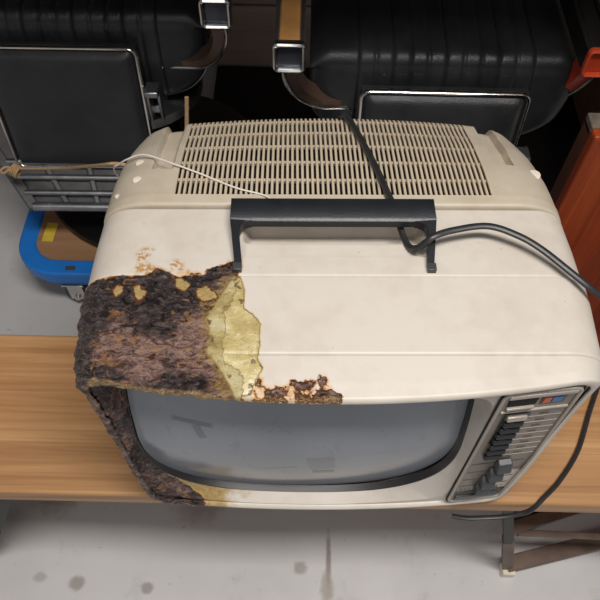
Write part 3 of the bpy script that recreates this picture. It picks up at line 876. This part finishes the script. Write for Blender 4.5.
for ch in chL.children:
    k = ch.name.split('.')[0]
    if k in ('calf_pad', 'foot_plate', 'pad_hinge'): ch.location.x -= .032
    if k == 'armrest': ch.location.x += .012
    if k in ('pedestal_base', 'pump_column'): ch.location.x += .075; ch.location.y += -.02
chL.location = (-.440, 1.118, LZ); chL.rotation_euler.z = math.radians(.6)
chR.location = (.254, 1.016, 0); chR.rotation_euler.z = 0
for ch in chR.children:
    if not ch.name.startswith('pedestal'): ch.location.z += LZ
    if ch.name.startswith('pad_hinge'): ch.location.z -= .05
    if ch.name.startswith('armrest') and ch.data.vertices[0].co.x > 0:
        ch.location += Vector((-.040, .080, -.06))
        for o in [ch]+list(ch.children):
            k = o.name.split('.')[0]
            if k in ('arm_panel', 'arm_cap', 'arm_cap_rim', 'armrest', 'arm_rail'):
                o.data = o.data.copy(); o.data.materials[0] = M['legdark' if k in ('armrest', 'arm_rail') else 'armred']
lv = MB(); lv.tube([(.10, .06, .13), (.15, .0, .15), (.190, -.09, .20), (.203, -.122, .26), (.208, -.125, .325), (.212, -.118, .36), (.217, -.112, .405)], .0042, 8); lvo = lv.build('lever', 'twine', chL, local=True)

# ---------------------------------------------------------------- blue dolly
DX0, DX1, DY0, DY1, DZ = -.665, -.20, .876, 1.44, .15
dl = empty('platform_dolly', ((DX0+DX1)/2, (DY0+DY1)/2, 0), 'blue steel framed dolly with a brown wooden deck under the left chair', 'dolly')
cx_, cy_ = (DX0+DX1)/2, (DY0+DY1)/2; hx_, hy_ = (DX1-DX0)/2, (DY1-DY0)/2
def ringmesh(mb, o, i, z0, z1):
    n = len(o); vs = [(p[0], p[1], z) for z in (z0, z1) for L in (o, i) for p in L]
    fs = []
    for k in range(n):
        l = (k+1) % n
        fs += [(k, l, n+l, n+k), (2*n+k, 3*n+k, 3*n+l, 2*n+l), (k, 2*n+k, 2*n+l, l), (n+k, n+l, 3*n+l, 3*n+k)]
    mb.add(vs, fs)
mb = MB(); ringmesh(mb, rrect(cx_, cy_, hx_, hy_, .10, 10), rrect(cx_, cy_, hx_-.042, hy_-.042, .06, 10), DZ-.035, DZ+.001)
ringmesh(mb, rrect(cx_, cy_, hx_-.012, hy_-.012, .09, 10), rrect(cx_, cy_, hx_-.05, hy_-.05, .06, 10), DZ-.062, DZ-.044)
mb.build('dolly_frame', 'bluesteel', dl, bevel=.005, angle=45)
dk = MB(); dk.prism([(p[0], p[1], DZ-.03) for p in rrect(cx_, cy_, hx_-.035, hy_-.035, .06, 10)], (0, 0, .0285)); dk.build('deck_board', 'ply', dl, smooth=False)
MB().box((-.5975, .998, DZ-.0008), (.026, .055, .0016), Matrix.Rotation(-.05, 3, 'Z')).build('yellow_sticker', 'tape', dl, smooth=False)
MB().box((-.528, .8935, DZ+.0015), (.022, .012, .001)).build('maker_plate', 'iron', dl, smooth=False)
for ix, iy in ((DX0+.125, DY0+.035), (DX1-.125, DY0+.035), (DX0+.125, DY1-.035), (DX1-.125, DY1-.035)):
    c = MB(); c.lathe([(0, -.012), (.030, -.012), (.034, -.008), (.034, .008), (.030, .012), (0, .012)], (ix, iy, .034), 28, 'y')
    cs = c.build('caster', 'iron', dl)
    f = MB(); f.box((ix, iy-.018, .055), (.036, .004, .062)); f.box((ix, iy+.018, .055), (.036, .004, .062)); f.box((ix, iy, .087), (.052, .052, .006)); f.lathe([(0, -.026), (.008, -.026), (.008, .026), (0, .026)], (ix, iy, .034), 14, 'y')
    f.build('caster_fork', 'chrome', cs, bevel=.001)

# ---------------------------------------------------------------- wooden cabinet at right
KX0, KX1, KY0, KY1, KZ = .388, .86, .678, .728, .79
kb = empty('wooden_cabinet', ((KX0+KX1)/2, (KY0+KY1)/2, 0), 'narrow red-brown wooden cabinet at the right edge beside the television', 'cabinet')
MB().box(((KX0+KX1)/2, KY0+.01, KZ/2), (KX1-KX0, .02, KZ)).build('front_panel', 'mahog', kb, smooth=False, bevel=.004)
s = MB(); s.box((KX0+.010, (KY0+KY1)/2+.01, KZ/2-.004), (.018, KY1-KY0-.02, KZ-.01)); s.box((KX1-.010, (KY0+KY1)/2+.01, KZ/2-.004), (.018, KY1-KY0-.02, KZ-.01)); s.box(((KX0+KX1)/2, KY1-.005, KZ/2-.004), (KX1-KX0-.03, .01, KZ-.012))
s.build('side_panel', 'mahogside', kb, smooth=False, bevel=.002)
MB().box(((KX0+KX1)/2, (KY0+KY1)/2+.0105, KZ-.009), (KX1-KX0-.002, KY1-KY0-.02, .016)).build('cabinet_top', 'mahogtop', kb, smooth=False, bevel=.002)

# odds and ends against the back wall
tag(MB().box((.98, 1.62, .15), (.30, .25, .30)).build('cardboard_box', 'carton', smooth=False, bevel=.004), 'brown box on the floor behind the red arm, right edge', 'box')
tag(MB().box((.45, 1.475, .003), (1.46, .64, .006)).build('floor_shade_sheet', 'blackmetal', smooth=False), 'dark floor mat standing in for the shade between and behind the two chairs', 'sheet')  # thin dark sheet paints the shade lying on the floor here

# ---------------------------------------------------------------- cord, string, twine
pc = [(.046, .738, .74), (.0462, .7265, .772), (.052, .709, .7915), (.0617, .6916, .7965), (.0847, .5987, .8205), (.1010, .530, .8315), (.108, .508, .8300), (.1115, .497, .8230), (.1165, .4790, .8195), (.1215, .4640, .8215), (.1285, .4560, .8310), (.1365, .4560, .8425), (.1440, .4600, .8478),
      (.1664, .4690, .8478), (.2045, .4760, .8475), (.2362, .4660, .8450), (.2620, .4500, .8410), (.2920, .4230, .8350), (.3175, .4060, .8250),
      (.352, .40, .80), (.42, .44, .70), (.485, .51, .56), (.5035, .535, .485), (.499, .525, .463), (.4894, .505, .4605), (.4516, .433, .4605), (.4199, .3679, .4605), (.3844, .3216, .4605), (.3554, .2945, .4605), (.342, .2825, .452), (.3316, .2787, .440), (.3059, .2760, .428), (.2715, .2752, .42), (.2507, .2761, .415), (.2329, .2799, .41)]
cb = MB(); cb.tube(spline(pc, 9), .0034, 10, False, 1.25, up=(0, 0, 1))
tag(cb.build('power_cord', 'cable'), 'black power cord threaded under the television handle and over the bench edge', 'cord')
st = [(-.2560, .655, .716), (-.2550, .6400, .742), (-.2500, .6300, .764), (-.240, .6236, .776), (-.2257, .6166, .7925), (-.2001, .6111, .8075), (-.1635, .5891, .8175), (-.1241, .569, .8208), (-.0797, .5441, .8250), (-.0472, .5324, .8270), (-.0360, .5225, .8310), (-.028, .5195, .8335)]
tag(MB().tube(spline(st, 8), .0011, 8).build('string', 'string'), 'thin white string lying across the television grille to the handle', 'string')
tw = [(-.6180, .990, .372), (-.6000, .9850, .378), (-.4719, .9189, .452), (-.36, .795, .590), (-.292, .705, .690), (-.270, .690, .708), (-.2485, .680, .715)]
t = MB(); t.tube(spline(tw, 8), .0026, 8)
for k in range(4):                      # the knot around the rail
    c0 = Vector((-.6080+.005*k, .990-.004*k, .371+.001*k))
    t.tube([c0+Vector((math.cos(a)*.004+.006*math.sin(a), .009*math.cos(a), .013*math.sin(a))) for a in [2*PI*j/18 for j in range(18)]], .0024, 6, True)
t.tube(spline([(-.606, .985, .382), (-.622, .978, .372), (-.634, .985, .368), (-.622, .990, .376), (-.606, .988, .374)], 6), .0026, 6)
tag(t.build('twine', 'twine'), 'tan twine knotted on the left chair footrest and stretched to the television', 'twine')

# ---------------------------------------------------------------- light and camera
def area(name, loc, size, power, col, rot=(0, 0, 0)):
    l = bpy.data.lights.new(name, 'AREA'); l.shape = 'RECTANGLE'; l.size, l.size_y = size; l.energy = power; l.color = col
    o = bpy.data.objects.new(name, l); COL.objects.link(o); o.location = loc; o.rotation_euler = rot; return o
area('ceiling_lamp', (.35, .02, 2.75), (1.3, .35), 45, (1, .965, .925))
area('ceiling_lamp', (-.7, -1.5, 2.75), (1.6, .6), 10, (1, .97, .94))
wd = bpy.data.worlds.new('room_light'); S.world = wd; wd.use_nodes = True
bg = wd.node_tree.nodes['Background']; bg.inputs[0].default_value = (.92, .95, 1, 1); bg.inputs[1].default_value = .21
cam = bpy.data.cameras.new('camera'); cam.sensor_width = 36; cam.lens = 680/600*36; cam.clip_start = .02
co = bpy.data.objects.new('camera', cam); COL.objects.link(co)
co.matrix_world = Matrix.Translation((0, 0, 1.43)) @ Matrix.Rotation(math.radians(90-57.3), 4, 'X') @ Matrix.Rotation(math.radians(1.3), 4, 'Z')
S.camera = co
S.view_settings.view_transform = 'Standard'; S.view_settings.look = 'None'; S.view_settings.gamma = 1; S.view_settings.exposure = 0
S.view_settings.use_curve_mapping = False
